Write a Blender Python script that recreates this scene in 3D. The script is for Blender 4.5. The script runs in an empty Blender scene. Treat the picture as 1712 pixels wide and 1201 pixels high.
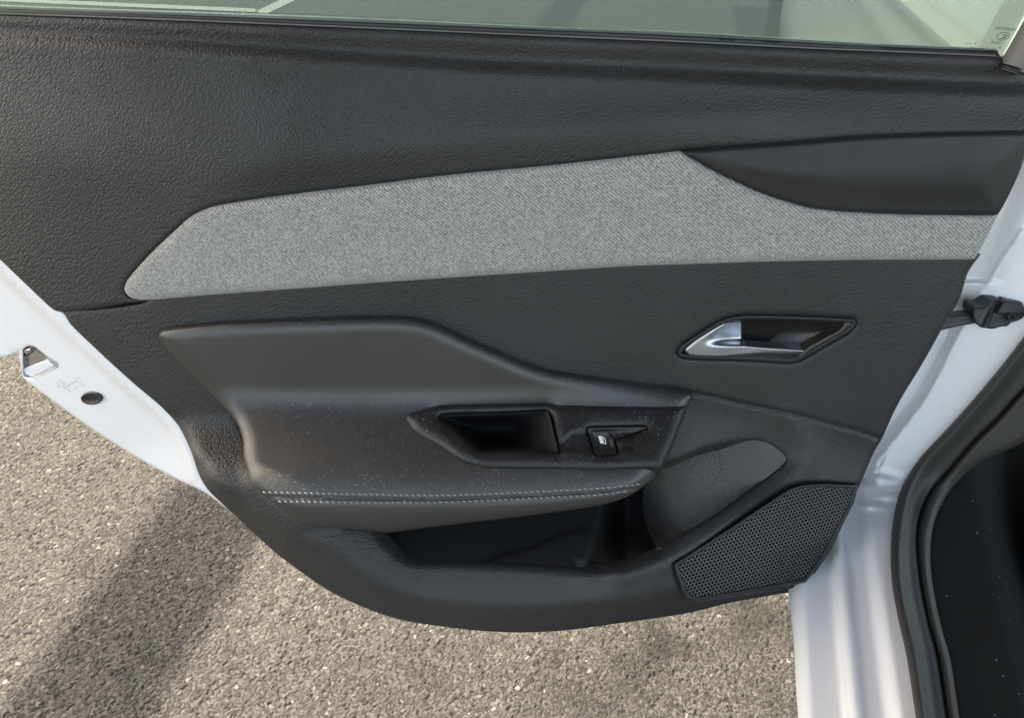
import bpy, math, random
import numpy as np
from mathutils import Vector, Matrix
from mathutils.geometry import delaunay_2d_cdt

SC = bpy.context.scene
COL = SC.collection
R = math.radians
rng = np.random.default_rng(7)

# ------------------------------------------------------------------ camera
F = 1280.0                      # focal length in photo pixels (photo 1712 x 1201)
CX, CY = 856.0, 600.5
PITCH = R(35)
CAM = np.array([0.0, 0.0, 1.12])
cam = bpy.data.cameras.new('camera')
cam.sensor_fit = 'HORIZONTAL'; cam.sensor_width = 36; cam.lens = F/1712*36
cam.clip_start = 0.02; cam.clip_end = 500
co = bpy.data.objects.new('camera', cam); COL.objects.link(co)
co.location = CAM; co.rotation_euler = (R(90)-PITCH, 0, 0)
SC.camera = co

# ------------------------------------------------------------------ sky, sun, exposure
SUN_EL, SUN_AZ = 44.0, 32.0
RX0, RL = 1.15, 4.5             # added shade roof: gap from its beam and half length     # azimuth: degrees from -X (left) towards +Y (beyond the door)
sd = Vector((-math.cos(R(SUN_AZ))*math.cos(R(SUN_EL)), math.sin(R(SUN_AZ))*math.cos(R(SUN_EL)), math.sin(R(SUN_EL))))
SC.view_settings.view_transform = 'Standard'; SC.view_settings.look = 'None'
SC.view_settings.exposure = 2.4; SC.view_settings.gamma = 1
SC.view_settings.use_white_balance = True; SC.view_settings.white_balance_temperature = 8400; SC.view_settings.white_balance_tint = 11   # camera set for shade
SC.cycles.max_bounces = 8; SC.cycles.transparent_max_bounces = 12
w = bpy.data.worlds.new('World'); SC.world = w; w.use_nodes = True
nt = w.node_tree; bg = nt.nodes['Background']
sky = nt.nodes.new('ShaderNodeTexSky'); sky.sky_type = 'NISHITA'; sky.sun_disc = False
sky.sun_elevation = R(SUN_EL); sky.sun_rotation = math.atan2(sd.x, sd.y)
sky.air_density = 1.0; sky.dust_density = 2.5; sky.ozone_density = 1.0
nt.links.new(sky.outputs[0], bg.inputs[0]); bg.inputs[1].default_value = 0.15
sl = bpy.data.lights.new('sun', 'SUN'); sl.energy = 2.0; sl.angle = R(0.6); sl.color = (1, .95, .87)
so = bpy.data.objects.new('sun', sl); COL.objects.link(so)
so.location = (-5, 4, 8); so.rotation_euler = sd.to_track_quat('Z', 'Y').to_euler()

# ------------------------------------------------------------------ geometry helpers
LEAN = R(8)
N = np.array([0.0, -math.cos(LEAN), math.sin(LEAN)])     # door plane normal, towards the viewer
U = np.array([1.0, 0, 0]); V = np.cross(N, U)*1.0        # in-plane axes (V points up)
P0 = np.array([0.0, 0.655, 0.66])
cp, sp = math.cos(PITCH), math.sin(PITCH)

def rays(px, py):
    px = np.asarray(px, float); py = np.asarray(py, float)
    r = (px-CX)/F; u = (CY-py)/F
    return np.stack([r, cp + sp*u, -sp + cp*u], -1)
def at_t(px, py, t): return CAM + rays(px, py)*np.asarray(t)[..., None]
def t_w(px, py, wv):                                      # ray meets the door plane offset wv metres towards the viewer
    D = rays(px, py)
    bow = -.034*np.clip((520-np.asarray(px, float))/520, 0, 1.4)**2          # the door bows away towards its free edge
    return (wv + bow - N@(CAM-P0))/(D@N)
def t_plane(px, py, p, n):
    D = rays(px, py); n = np.asarray(n, float); return (n@(np.asarray(p)-CAM))/(D@n)
def smin(a, b, k):
    h = np.clip(.5+.5*(b-a)/k, 0, 1); return b*(1-h)+a*h - k*h*(1-h)
def smax(a, b, k): return -smin(-a, -b, k)
def sstep(x, a, b):
    q = np.clip((x-a)/(b-a), 0, 1); return q*q*(3-2*q)
def interp(x, pts):
    p = np.array(pts, float); return np.interp(x, p[:, 0], p[:, 1])

def spline(pts, step=6.0, closed=True):
    """Catmull-Rom through the points; a third item marks a sharp corner."""
    n = len(pts); P = [np.array(p[:2], float) for p in pts]; C = [len(p) > 2 for p in pts]
    out = []
    for i in range(n if closed else n-1):
        a, b = P[i], P[(i+1) % n]
        pa = P[i-1] if (closed or i > 0) and not C[i] else a
        pb = P[(i+2) % n] if (closed or i+2 < n) and not C[(i+1) % n] else b
        L = np.linalg.norm(b-a); k = max(1, int(round(L/step)))
        def tang(p, q, r):                                # centred tangent scaled for uneven spacing
            d1, d2 = np.linalg.norm(q-p), np.linalg.norm(r-q)
            if d1 < 1e-6 or d2 < 1e-6: return None
            m_ = ((q-p)/d1*d2 + (r-q)/d2*d1)/(d1+d2)
            return m_*min(1.0, 1.4*min(d1, d2)/L)
        ta = tang(pa, a, b); tb = tang(a, b, pb)
        ta = (b-a)/L if ta is None else ta; tb = (b-a)/L if tb is None else tb
        for j in range(k):
            s = j/k; s2, s3 = s*s, s**3
            out.append((2*s3-3*s2+1)*a + (s3-2*s2+s)*L*ta + (-2*s3+3*s2)*b + (s3-s2)*L*tb)
    if not closed: out.append(P[-1])
    return np.array(out)
def inside(P, poly):
    x, y = P[:, 0], P[:, 1]; r = np.zeros(len(P), bool)
    x1, y1 = poly[:, 0], poly[:, 1]; x2, y2 = np.roll(x1, -1), np.roll(y1, -1)
    for a, b, c, d in zip(x1, y1, x2, y2):
        if b == d: continue
        m = ((b > y) != (d > y)) & (x < (c-a)*(y-b)/(d-b)+a); r ^= m
    return r
def dist(P, poly, closed=True):
    A = poly if closed else poly[:-1]; B = np.roll(poly, -1, 0) if closed else poly[1:]
    best = np.full(len(P), 1e9)
    for a, b in zip(A, B):
        d = b-a; L = d@d
        if L < 1e-9: continue
        q = np.clip(((P-a)@d)/L, 0, 1); e = P - a - q[:, None]*d
        best = np.minimum(best, (e*e).sum(1))
    return np.sqrt(best)
def inset(poly, d):
    a = np.roll(poly, 1, 0); b = np.roll(poly, -1, 0); t = b-a
    t /= np.maximum(np.linalg.norm(t, axis=1), 1e-9)[:, None]
    area = np.sum(poly[:, 0]*np.roll(poly[:, 1], -1) - np.roll(poly[:, 0], -1)*poly[:, 1])
    n = np.stack([-t[:, 1], t[:, 0]], 1)*(1 if area > 0 else -1)
    return poly + n*d
def rnd(d, r_px, r_m):                                    # quarter-round edge, metres below the face
    q = np.clip(d/r_px, 0, 1); return -r_m*(1-np.sqrt(np.clip(1-(1-q)**2, 0, 1)))

def link(name, verts, faces, mat, parent=None, smooth=True, recalc=False):
    me = bpy.data.meshes.new(name)
    me.from_pydata([tuple(v) for v in verts], [], [tuple(int(i) for i in f) for f in faces])
    if smooth: me.polygons.foreach_set('use_smooth', np.ones(len(me.polygons), bool))
    if recalc:
        import bmesh
        bm = bmesh.new(); bm.from_mesh(me); bmesh.ops.recalc_face_normals(bm, faces=bm.faces); bm.to_mesh(me); bm.free()
    me.update()
    if mat: me.materials.append(mat)
    o = bpy.data.objects.new(name, me); COL.objects.link(o)
    if parent:
        o.parent = parent; o.matrix_parent_inverse = W(parent).inverted()
    return o
def W(o):
    m = o.matrix_basis.copy()
    if o.parent: m = W(o.parent) @ o.matrix_parent_inverse @ m
    return m
def patch(name, poly, tfun, mat, parent=None, step=6, holes=(), rings=(1.5, 4, 8, 13), skirt=.03, hskirt=.02,
          sdir=None, extra=(), hsdir=None):
    """A shaped sheet whose outline is poly; tfun(px,py,d) gives each point's depth along its sight line; skirt turns the edge back."""
    loops = [np.asarray(poly)] + [np.asarray(h) for h in holes]
    V2, E = [], []; 
    for L in loops:
        b = len(V2); V2 += list(L); n = len(L); E += [(b+i, b+(i+1) % n) for i in range(n)]
    B = np.array(V2); nb = len(B)
    mn, mx = loops[0].min(0), loops[0].max(0)
    gx = np.arange(mn[0], mx[0], step); gy = np.arange(mn[1], mx[1], step*.87)
    G = np.array([(x+(step/2 if j % 2 else 0), y) for j, y in enumerate(gy) for x in gx]).reshape(-1, 2)
    G = G[inside(G, loops[0])]
    for h in loops[1:]: G = G[~inside(G, h)]
    dG = np.min([dist(G, L) for L in loops], 0) if len(G) else np.zeros(0)
    rm = max(rings) if rings else 0
    G = G[dG > max(rm+step*.5, 2)]
    RG = []
    for L in loops:
        for r in rings:
            q = inset(L, r if L is loops[0] else -r)
            ok = inside(q, loops[0])
            for h in loops[1:]: ok &= ~inside(q, h)
            q = q[ok]
            if len(q):
                dd = np.min([dist(q, M) for M in loops], 0); q = q[dd > r*.92]
                RG.append(q)
    for q in extra: RG.append(np.asarray(q))
    A = np.vstack([B]+RG+([G] if len(G) else []))
    vv, ee, ff, ov, oe, of = delaunay_2d_cdt([Vector(p) for p in A], E, [], 0, 1e-4)
    P2 = np.array([(v.x, v.y) for v in vv]); T = np.array([f[:] for f in ff if len(f) == 3])
    c = P2[T].mean(1); ok = inside(c, loops[0])
    for h in loops[1:]: ok &= ~inside(c, h)
    T = T[ok]
    d = np.min([dist(P2, L) for L in loops], 0)
    t = tfun(P2[:, 0], P2[:, 1], d)
    X = at_t(P2[:, 0], P2[:, 1], t)
    # orient towards camera
    a, b2, c2 = X[T[:, 0]], X[T[:, 1]], X[T[:, 2]]
    nn = np.cross(b2-a, c2-a); fl = ((CAM-a)*nn).sum(1) < 0
    T[fl] = T[fl][:, ::-1]
    verts = list(X); faces = list(T)
    sdv = np.asarray(sdir if sdir is not None else -N)
    for k, L in enumerate(loops):
        s = skirt if k == 0 else hskirt
        if not s: continue
        if hsdir and k in hsdir: sdv = np.asarray(hsdir[k])
        elif k: sdv = np.asarray(sdir if sdir is not None else -N)
        z = np.zeros(len(L)); Q = at_t(L[:, 0], L[:, 1], tfun(L[:, 0], L[:, 1], z)); b = len(verts); n = len(L)
        verts += list(Q)+list(Q+sdv*s)
        area = np.sum(L[:, 0]*np.roll(L[:, 1], -1) - np.roll(L[:, 0], -1)*L[:, 1])
        for i in range(n):
            j = (i+1) % n; f = (b+i, b+j, b+n+j, b+n+i)
            faces.append(f if (area > 0) == (k == 0) else f[::-1])
    return link(name, verts, faces, mat, parent)

class MB:
    def __init__(s): s.v = []; s.f = []
    def quad(s, *p):
        b = len(s.v); s.v += [np.asarray(q, float) for q in p]; s.f.append(tuple(range(b, b+len(p)))); return s
    def box(s, c, x, y, z):                               # centre and three half-axes
        c, x, y, z = (np.asarray(q, float) for q in (c, x, y, z)); b = len(s.v)
        s.v += [c+i*x+j*y+k*z for k in (-1, 1) for j in (-1, 1) for i in (-1, 1)]
        s.f += [tuple(b+q for q in f) for f in ((0, 2, 3, 1), (4, 5, 7, 6), (0, 1, 5, 4), (2, 6, 7, 3), (0, 4, 6, 2), (1, 3, 7, 5))]; return s
    def tube(s, pts, r, n=12, cap=True, flat=1.0, up=None):
        pts = [np.asarray(p, float) for p in pts]; r = np.broadcast_to(r, (len(pts),)); b0 = len(s.v)
        for i, p in enumerate(pts):
            t = pts[min(i+1, len(pts)-1)]-pts[max(i-1, 0)]; t = t/np.linalg.norm(t)
            a = np.cross(t, up if up is not None else (N if abs(t@N) < .9 else U)); a /= np.linalg.norm(a); c = np.cross(t, a)
            for k in range(n):
                an = 2*math.pi*k/n; s.v.append(p + r[i]*(math.cos(an)*a + flat*math.sin(an)*c))
        for i in range(len(pts)-1):
            for k in range(n):
                k2 = (k+1) % n; s.f.append((b0+i*n+k, b0+i*n+k2, b0+(i+1)*n+k2, b0+(i+1)*n+k))
        if cap:
            s.f.append(tuple(b0+k for k in range(n))[::-1]); s.f.append(tuple(b0+(len(pts)-1)*n+k for k in range(n)))
        return s
    def build(s, name, mat, parent=None, smooth=False): return link(name, s.v, s.f, mat, parent, smooth, recalc=True)

# ------------------------------------------------------------------ materials
class NT:
    def __init__(s, name):
        s.m = bpy.data.materials.new(name); s.m.use_nodes = True; s.t = s.m.node_tree
        s.b = s.t.nodes['Principled BSDF']; s.o = s.t.nodes['Material Output']
    def n(s, ty, **kw):
        x = s.t.nodes.new('ShaderNode'+ty)
        for k, v in kw.items():
            if k.startswith('_'): setattr(x, k[1:], v)
            else:
                i = x.inputs[int(k[1:])] if k[0] == 'i' and k[1:].isdigit() else x.inputs[k]
                s.set(i, v)
        return x
    def set(s, i, v):
        if isinstance(v, bpy.types.NodeSocket): s.t.links.new(v, i)
        else: i.default_value = v
    def coord(s, scale=(1, 1, 1), rot=(0, 0, 0)):
        tc = s.n('TexCoord'); return s.n('Mapping', Vector=tc.outputs['Object'], Scale=scale, Rotation=rot).outputs[0]
    def noise(s, v, sc, det=2, rough=.5, out='Fac'): return s.n('TexNoise', Vector=v, Scale=sc, Detail=det, Roughness=rough).outputs[out]
    def vor(s, v, sc, feat='F1', out='Distance', rand=1.0):
        return s.n('TexVoronoi', _feature=feat, Vector=v, Scale=sc, Randomness=rand).outputs[out]
    def ramp(s, f, stops):
        x = s.n('ValToRGB', Fac=f); e = x.color_ramp.elements
        while len(e) < len(stops): e.new(.5)
        for q, (p, c) in zip(e, stops): q.position = p; q.color = (c, c, c, 1) if isinstance(c, (int, float)) else (*c, 1)
        return x.outputs[0]
    def mix(s, f, a, b):
        x = s.n('Mix', _data_type='RGBA'); s.set(x.inputs[0], f)
        for i, v in ((6, a), (7, b)): s.set(x.inputs[i], v if isinstance(v, bpy.types.NodeSocket) else (*v, 1))
        return x.outputs[2]
    def mth(s, op, a, b=0.0, c=0.0):
        x = s.n('Math', _operation=op); s.set(x.inputs[0], a); s.set(x.inputs[1], b); s.set(x.inputs[2], c); return x.outputs[0]
    def bump(s, h, dist, strength=1.0, nrm=None):
        x = s.n('Bump', Height=h, Distance=dist, Strength=strength)
        if nrm is not None: s.set(x.inputs['Normal'], nrm)
        return x.outputs[0]
    def vadd(s, a, b, k):
        x = s.n('VectorMath', _operation='SCALE'); s.set(x.inputs[0], b); x.inputs['Scale'].default_value = k
        y = s.n('VectorMath', _operation='ADD'); s.set(y.inputs[0], a); s.set(y.inputs[1], x.outputs[0]); return y.outputs[0]
    def P(s, **kw):
        for k, v in kw.items():
            k = k.replace('_', ' '); i = s.b.inputs[k]
            if k == 'Base Color' and not isinstance(v, bpy.types.NodeSocket): v = (*v, 1)
            s.set(i, v)
        return s.m
    def dust(s, base, col=(.32, .315, .30), amount=.5, scale=400):
        """Fine dirt specks and short fibres that settle on the faces that look up."""
        c = s.coord()
        z = s.n('SeparateXYZ', Vector=s.n('NewGeometry').outputs['Normal']).outputs[2]
        up = s.n('MapRange', Value=z); up.inputs[1].default_value = .42; up.inputs[2].default_value = .85
        cw = s.vadd(c, s.noise(c, 900, 1, out='Color'), .0022)
        vn = s.n('TexVoronoi', Vector=cw, Scale=scale)
        pick = s.mth('LESS_THAN', s.n('SeparateColor', Color=vn.outputs['Color']).outputs[0], amount)
        dot = s.mth('LESS_THAN', vn.outputs['Distance'], s.mth('MULTIPLY', s.n('SeparateColor', Color=vn.outputs['Color']).outputs[1], .24))
        patchy = s.ramp(s.noise(c, 14, 2), [(.3, .25), (.6, 1)])
        f = s.mth('MULTIPLY', s.mth('MULTIPLY', pick, dot), s.mth('MULTIPLY', up.outputs[0], patchy))
        return s.mix(f, base, col)

def grain_mat(name, base, rough, strength, dusty=.12, soft=.55):
    m = NT(name)
    c = m.coord()
    warp = m.vadd(c, m.noise(c, 16, 1, out='Color'), .016)
    c1 = m.n('Mapping', Vector=warp, Rotation=(0, R(38), 0)).outputs[0]
    c2 = m.n('Mapping', Vector=c1, Scale=(.42, .7, 1)).outputs[0]
    v1 = m.vor(c2, 600, 'SMOOTH_F1')
    v2 = m.vor(warp, 620, 'SMOOTH_F1')
    sel = m.ramp(m.noise(c, 9, 2), [(.35, .25), (.65, .75)])
    h = m.mth('ADD', m.mth('MULTIPLY', v1, m.mth('MULTIPLY', sel, -1.0)), m.mth('MULTIPLY', v2, m.mth('SUBTRACT', sel, 1.0)))
    fine = m.noise(c, 1500, 2)
    h = m.mth('ADD', h, m.mth('MULTIPLY', fine, .18))
    mot = m.noise(c, 7, 3)
    fade = m.n('MapRange', Value=m.n('SeparateXYZ', Vector=c).outputs[0]); fade.inputs[1].default_value = -.25; fade.inputs[2].default_value = .22; fade.inputs[3].default_value = 1.0; fade.inputs[4].default_value = soft; fade = fade.outputs[0]
    col = m.mix(m.ramp(mot, [(.3, 0), (.75, 1)]), [x*.88 for x in base], [x*1.15 for x in base])
    col = m.dust(col, amount=dusty)
    rg = m.ramp(m.noise(c, 11, 3), [(.3, rough-.05), (.7, rough+.06)])
    m.P(Base_Color=col, Roughness=rg, Normal=m.bump(h, .0013, m.mth('MULTIPLY', fade, strength)), Specular_IOR_Level=.42)
    return m.m
def satin_mat(name, base, rough, dusty=0, bump=.00008, spec=.5, scale=2600):
    m = NT(name); c = m.coord()
    mot = m.noise(c, 9, 3)
    col = m.mix(m.ramp(mot, [(.3, 0), (.7, 1)]), [x*.9 for x in base], [x*1.12 for x in base])
    if dusty: col = m.dust(col, amount=dusty)
    rg = m.ramp(m.noise(c, 8, 4, .6), [(.3, rough-.06), (.7, rough+.07)])
    m.P(Base_Color=col, Roughness=rg, Specular_IOR_Level=spec, Normal=m.bump(m.noise(c, scale, 2), bump*4, .6))
    return m.m
M = {}
M['grain'] = grain_mat('grained_black_plastic', (.027, .0265, .0255), .46, 1.0)
M['grain_soft'] = grain_mat('grained_black_lower_plastic', (.027, .027, .0272), .46, .9)
M['grain_lit'] = grain_mat('grained_plastic_lit_copy', (.068, .068, .066), .42, .9, 0, 1.0)  # paler copy of the door plastic; the wall's brighter light is in its colour
M['satin'] = satin_mat('satin_black_plastic', (.019, .019, .0195), .44, spec=.42)
M['switch'] = satin_mat('matt_black_switch_plastic', (.014, .014, .0145), .44, dusty=.95)
M['rocker'] = satin_mat('rocker_switch_plastic', (.024, .024, .025), .36)
M['leather'] = satin_mat('soft_black_leatherette', (.032, .0315, .0305), .40, dusty=.95, scale=1500, spec=.72)
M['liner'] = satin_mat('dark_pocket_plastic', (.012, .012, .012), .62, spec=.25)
M['rubber'] = satin_mat('black_rubber', (.028, .027, .026), .55, dusty=.08)
M['black'] = satin_mat('black_trim', (.012, .012, .014), .35)
M['bowl'] = satin_mat('dark_glossy_bowl', (.03, .028, .024), .16, spec=.6)
M['dark_metal'] = satin_mat('black_oiled_metal', (.02, .019, .019), .38)
M['pillar'] = satin_mat('taupe_frame_plastic', (.17, .155, .14), .45)
M['thread'] = satin_mat('grey_thread', (.27, .27, .265), .7)
M['grille'] = satin_mat('speaker_grille_plastic', (.05, .05, .052), .42)
def mat_simple(name, base, rough, metal=0, **kw):
    m = NT(name); c = m.coord(); rg = m.ramp(m.noise(c, 30, 3), [(.3, max(rough-.03, 0)), (.7, rough+.04)])
    return m.P(Base_Color=base, Roughness=rg, Metallic=metal, **kw)
M['chrome'] = mat_simple('satin_chrome', (.50, .52, .56), .33, 1)
M['steel'] = mat_simple('latch_steel', (.55, .55, .58), .22, 1)
M['molding'] = mat_simple('pale_belt_molding', (.62, .66, .62), .25, .6)
M['print'] = mat_simple('dark_glass_print', (.03, .06, .05), .5)
M['icon'] = mat_simple('white_switch_print', (.8, .8, .74), .5)
m = NT('white_car_paint'); c = m.coord()
dirt = m.ramp(m.noise(c, 60, 4, .65), [(.55, 0), (.85, .25)])
M['white'] = m.P(Base_Color=m.mix(dirt, (.82, .835, .86), (.64, .64, .62)), Roughness=.32, Coat_Weight=1.0, Coat_Roughness=.04,
                 Normal=m.bump(m.noise(c, 500, 1), .00002, .3))
m = NT('white_stamping_edge'); M['emboss'] = m.P(Base_Color=(.50, .52, .54), Roughness=.35)
m = NT('line_paint'); c = m.coord()
M['line'] = m.P(Base_Color=m.ramp(m.noise(c, 30, 5, .7), [(.3, .30), (.6, .48)]), Roughness=.8)
m = NT('grey_woven_fabric'); c = m.coord()
c1 = m.n('Mapping', Vector=m.vadd(c, m.noise(c, 160, 2, out='Color'), .0012), Rotation=(0, R(52), 0)).outputs[0]
w1 = m.n('TexWave', Vector=c1, Scale=122, Distortion=2.2, Detail=2); w1.inputs['Detail Scale'].default_value = 3
vf = m.vor(m.n('Mapping', Vector=m.n('Mapping', Vector=c, Rotation=(0, R(55), 0)).outputs[0], Scale=(.75, 1, 1)).outputs[0], 780, 'F1', 'Color')
vg = m.n('SeparateColor', Color=vf).outputs[0]
mixv = m.mth('ADD', m.mth('MULTIPLY', vg, .5), m.mth('MULTIPLY', w1.outputs['Fac'], .5))
colf = m.ramp(mixv, [(.08, (.15, .146, .137)), (.45, (.295, .287, .268)), (.92, (.49, .475, .44))])
tint = m.mix(m.ramp(m.noise(c, 60, 2), [(.35, 0), (.65, 1)]), (.985, .99, 1.0), (1.02, 1.0, .975))
mm = m.n('Mix', _data_type='RGBA', _blend_type='MULTIPLY'); mm.inputs[0].default_value = 1; m.set(mm.inputs[6], colf); m.set(mm.inputs[7], tint)
M['fabric'] = m.P(Base_Color=mm.outputs[2], Roughness=.9, Specular_IOR_Level=.2, Normal=m.bump(mixv, .0008, .8))
try: m.P(Sheen_Weight=.25)
except Exception: pass
m = NT('carpet'); c = m.coord()
n1 = m.noise(c, 900, 3)
cc = m.mix(n1, (.005, .005, .005), (.016, .016, .0155))
vn = m.n('TexVoronoi', Vector=c, Scale=150)
fs = m.mth('MULTIPLY', m.mth('LESS_THAN', vn.outputs['Distance'], .14), m.mth('LESS_THAN', m.n('SeparateColor', Color=vn.outputs['Color']).outputs[0], .06))
M['carpet'] = m.P(Base_Color=m.mix(fs, cc, (.3, .3, .29)), Roughness=.95, Normal=m.bump(n1, .002, .8), Specular_IOR_Level=.1)
# tinted thin glass: fresnel mirror over a green filter
m = NT('tinted_window_glass'); tr = m.n('BsdfTransparent', Color=(.40, .458, .45, 1)); gl = m.n('BsdfGlossy', Roughness=.01, Color=(.9, .95, .92, 1))
fr = m.n('Fresnel', IOR=1.5); ms = m.n('MixShader'); m.set(ms.inputs[0], fr.outputs[0]); m.set(ms.inputs[1], tr.outputs[0]); m.set(ms.inputs[2], gl.outputs[0])
m.t.links.new(ms.outputs[0], m.o.inputs[0]); M['glass'] = m.m
# asphalt: colour comes from a per-stone value stored with the relief, or from cells beyond it
def asphalt(name, attr):
    m = NT(name); c = m.coord()
    if attr:
        a = m.n('Attribute', _attribute_name='stone').outputs['Fac']; gap = m.n('Attribute', _attribute_name='gap').outputs['Fac']
        bumpn = m.bump(m.noise(c, 1500, 3, .6), .0006, .7)
    else:
        vn = m.n('TexVoronoi', Vector=c, Scale=150); a = m.n('SeparateColor', Color=vn.outputs['Color']).outputs[0]
        gap = m.ramp(vn.outputs['Distance'], [(.35, 0), (.75, 1)])
        bumpn = m.bump(m.mth('SUBTRACT', 1.0, vn.outputs['Distance']), .004, .8)
    st = m.ramp(a, [(0, (.045, .0462, .0462)), (.12, (.076, .077, .0755)), (.6, (.108, .109, .1065)), (.95, (.145, .145, .140)), (.994, (.20, .20, .192)), (1, (.42, .41, .40))])
    st = m.mix(gap, st, (.03, .027, .024))
    if attr: st = m.mix(m.n('Attribute', _attribute_name='stain').outputs['Fac'], st, (.028, .028, .026))
    big = m.ramp(m.noise(c, 3.2, 4, .6), [(.36, .86), (.62, 1.0)])
    stain = m.ramp(m.noise(m.n('Mapping', Vector=c, Location=(.35, 1.3, 0)).outputs[0], 8.5, 3, .6), [(.60, 1.0), (.74, .60)])
    x = m.n('Mix', _data_type='RGBA', _blend_type='MULTIPLY'); x.inputs[0].default_value = 1; m.set(x.inputs[6], st); m.set(x.inputs[7], m.mth('MULTIPLY', big, stain))
    return m.P(Base_Color=x.outputs[2], Roughness=.85, Specular_IOR_Level=.3, Normal=bumpn)
M['asphalt'] = asphalt('rough_asphalt', True); M['asphalt_far'] = asphalt('asphalt_beyond', False)

def thing(name, label, cat, loc, group=None):
    o = bpy.data.objects.new(name, None); COL.objects.link(o); o.location = loc; o.empty_display_size = .1
    o['label'] = label; o['category'] = cat
    if group: o['group'] = group
    return o

# ================================================================== outlines (photo pixels)
BELT = [(-260, 10), (0, 22), (200, 29), (400, 37), (600, 45.5), (860, 57), (1160, 70), (1357, 80), (1500, 86), (1666, 93)]
FAB_TOP = [(1140, 254, 1), (910, 279), (735, 296), (600, 313), (491, 326), (386, 340), (350, 347), (315, 364.5), (298, 380), (273, 403), (238, 438.5), (212, 470), (207.5, 483), (214, 494.6), (231, 501), (252, 501.6)]
FAB_BOT = [(252, 501.6), (350, 493), (491, 483), (600, 474.6), (770, 463), (910, 454), (1051, 445), (1160, 441), (1252, 438), (1392, 435), (1533, 434), (1629, 434)]
SEAM_TOP = [(1712, 222), (1532, 226), (1427, 231), (1329, 240), (1252, 245), (1140, 254)]
INS_BOT = [(1140, 254), (1182, 278.6), (1235, 305), (1270, 320.7), (1322, 338), (1357, 347), (1392, 351.5), (1497, 357), (1669, 359)]
EDGE_L = [(105, 522.7), (116, 540), (168, 591), (224, 642), (273, 684), (298, 712), (308, 729.5), (319, 754), (329.5, 785.6), (336, 801), (347, 818.6), (371.5, 843), (420.6, 888.7), (459, 923.7), (508, 960.5), (547, 987), (600, 1013), (665, 1036), (735, 1048), (805, 1056), (875, 1058.6), (945, 1055), (1015, 1046), (1160, 1024), (1217, 1009.6), (1315, 992), (1336, 987), (1350, 974.5)]
EDGE_R = [(1350, 974.5), (1382, 930.7), (1406, 885), (1434.5, 818.6), (1462.5, 754), (1473, 736.5), (1501, 677), (1543, 607), (1574.7, 550.7), (1606, 494.6), (1620, 452.6), (1629, 434)]
CARD_SEAM = [(1110, 652), (1161, 657.6), (1252, 677), (1322, 691), (1392, 710), (1445, 724), (1473, 735)]
ARM = [(264.6, 563), (268, 554.5), (284, 549.7), (350.5, 542), (456, 536.7), (560, 533), (630, 531.4), (676, 532.5), (707, 537), (735, 547), (777, 566.5), (826, 587.5), (875.5, 608.5), (910.5, 620), (963, 629.6), (1051, 642), (1121, 652), (1154, 657.6), (1158, 661), (1152, 678),
       (1134, 720), (1107, 782, 1), (1096, 796), (1079, 811.5), (1058, 825.6), (1030, 838), (1012, 843), (963, 852), (875.5, 864), (770, 876), (647.6, 891.5, 1), (600, 886), (560, 884), (533, 883), (505, 876), (484, 864), (455.6, 841), (434.6, 823), (419, 806), (414, 790), (408, 768), (405, 733), (396, 708), (378.5, 685.7), (350.5, 657.6), (315, 624), (280, 586)]
SWP = [(676.7, 700), (678, 694), (690, 688), (721, 680), (812, 677), (933, 676.7), (1055, 679), (1149, 679, 1), (1134, 720), (1106, 783.6, 1), (994, 786.7), (903, 785), (806, 783), (775, 774.5), (736, 750), (690, 721)]
CUP = [(734, 697, 1), (751, 694.5), (830, 691.5), (915, 688.5, 1), (919, 700), (926, 730), (932, 755, 1), (803, 754.5, 1), (770, 727)]
TRAY = [(955, 716.5), (1083, 714), (1062, 757.5), (936, 758.5), (930, 738)]
SWREC = [(984, 717.5, 1), (1081, 715, 1), (1024, 734, 1), (1030, 757, 1), (997, 759, 1)]
POCK = [(640, 885), (660, 906), (674, 920), (690, 926), (800, 929.5), (875, 933), (1015, 941), (1051, 936), (1086, 921), (1112, 908), (1182, 869), (1308, 777), (1314, 768), (1287, 745), (1266, 738), (1182, 749), (1112, 775), (1080, 770, 1), (640, 830, 1)]
WALL = [(1098, 915, 1), (1112, 909), (1182, 870), (1308, 778), (1315, 768), (1289, 744), (1266, 737), (1182, 748), (1112, 774), (1098, 781, 1), (1078, 815), (1076, 855), (1086, 895)]
GRL = [(1128.5, 943), (1140, 935), (1225, 880), (1322, 817), (1340, 811.5), (1354, 810), (1378, 809), (1434.5, 811.5, 1), (1429, 836), (1403, 888.7), (1371, 944.7), (1347, 974.5, 1), (1252, 992), (1164.6, 1005), (1150.6, 1002.6), (1142, 990)]
HND = [(1132.5, 591), (1139, 579), (1178, 552), (1212.5, 533), (1235.7, 527.7), (1313, 527.7), (1409, 532), (1428, 534), (1432, 540), (1424.5, 552), (1390, 573.6), (1334, 605), (1322, 607), (1255, 603.5), (1149, 600), (1137, 597)]
LEV = [(1144, 587), (1158.6, 571.7), (1212.5, 539), (1235.7, 531.5), (1241, 532, 1), (1241.5, 570), (1247, 577), (1349, 586, 1), (1329, 600.5, 1), (1255, 599), (1151, 594)]

belt_y = lambda x: interp(x, BELT)
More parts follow.
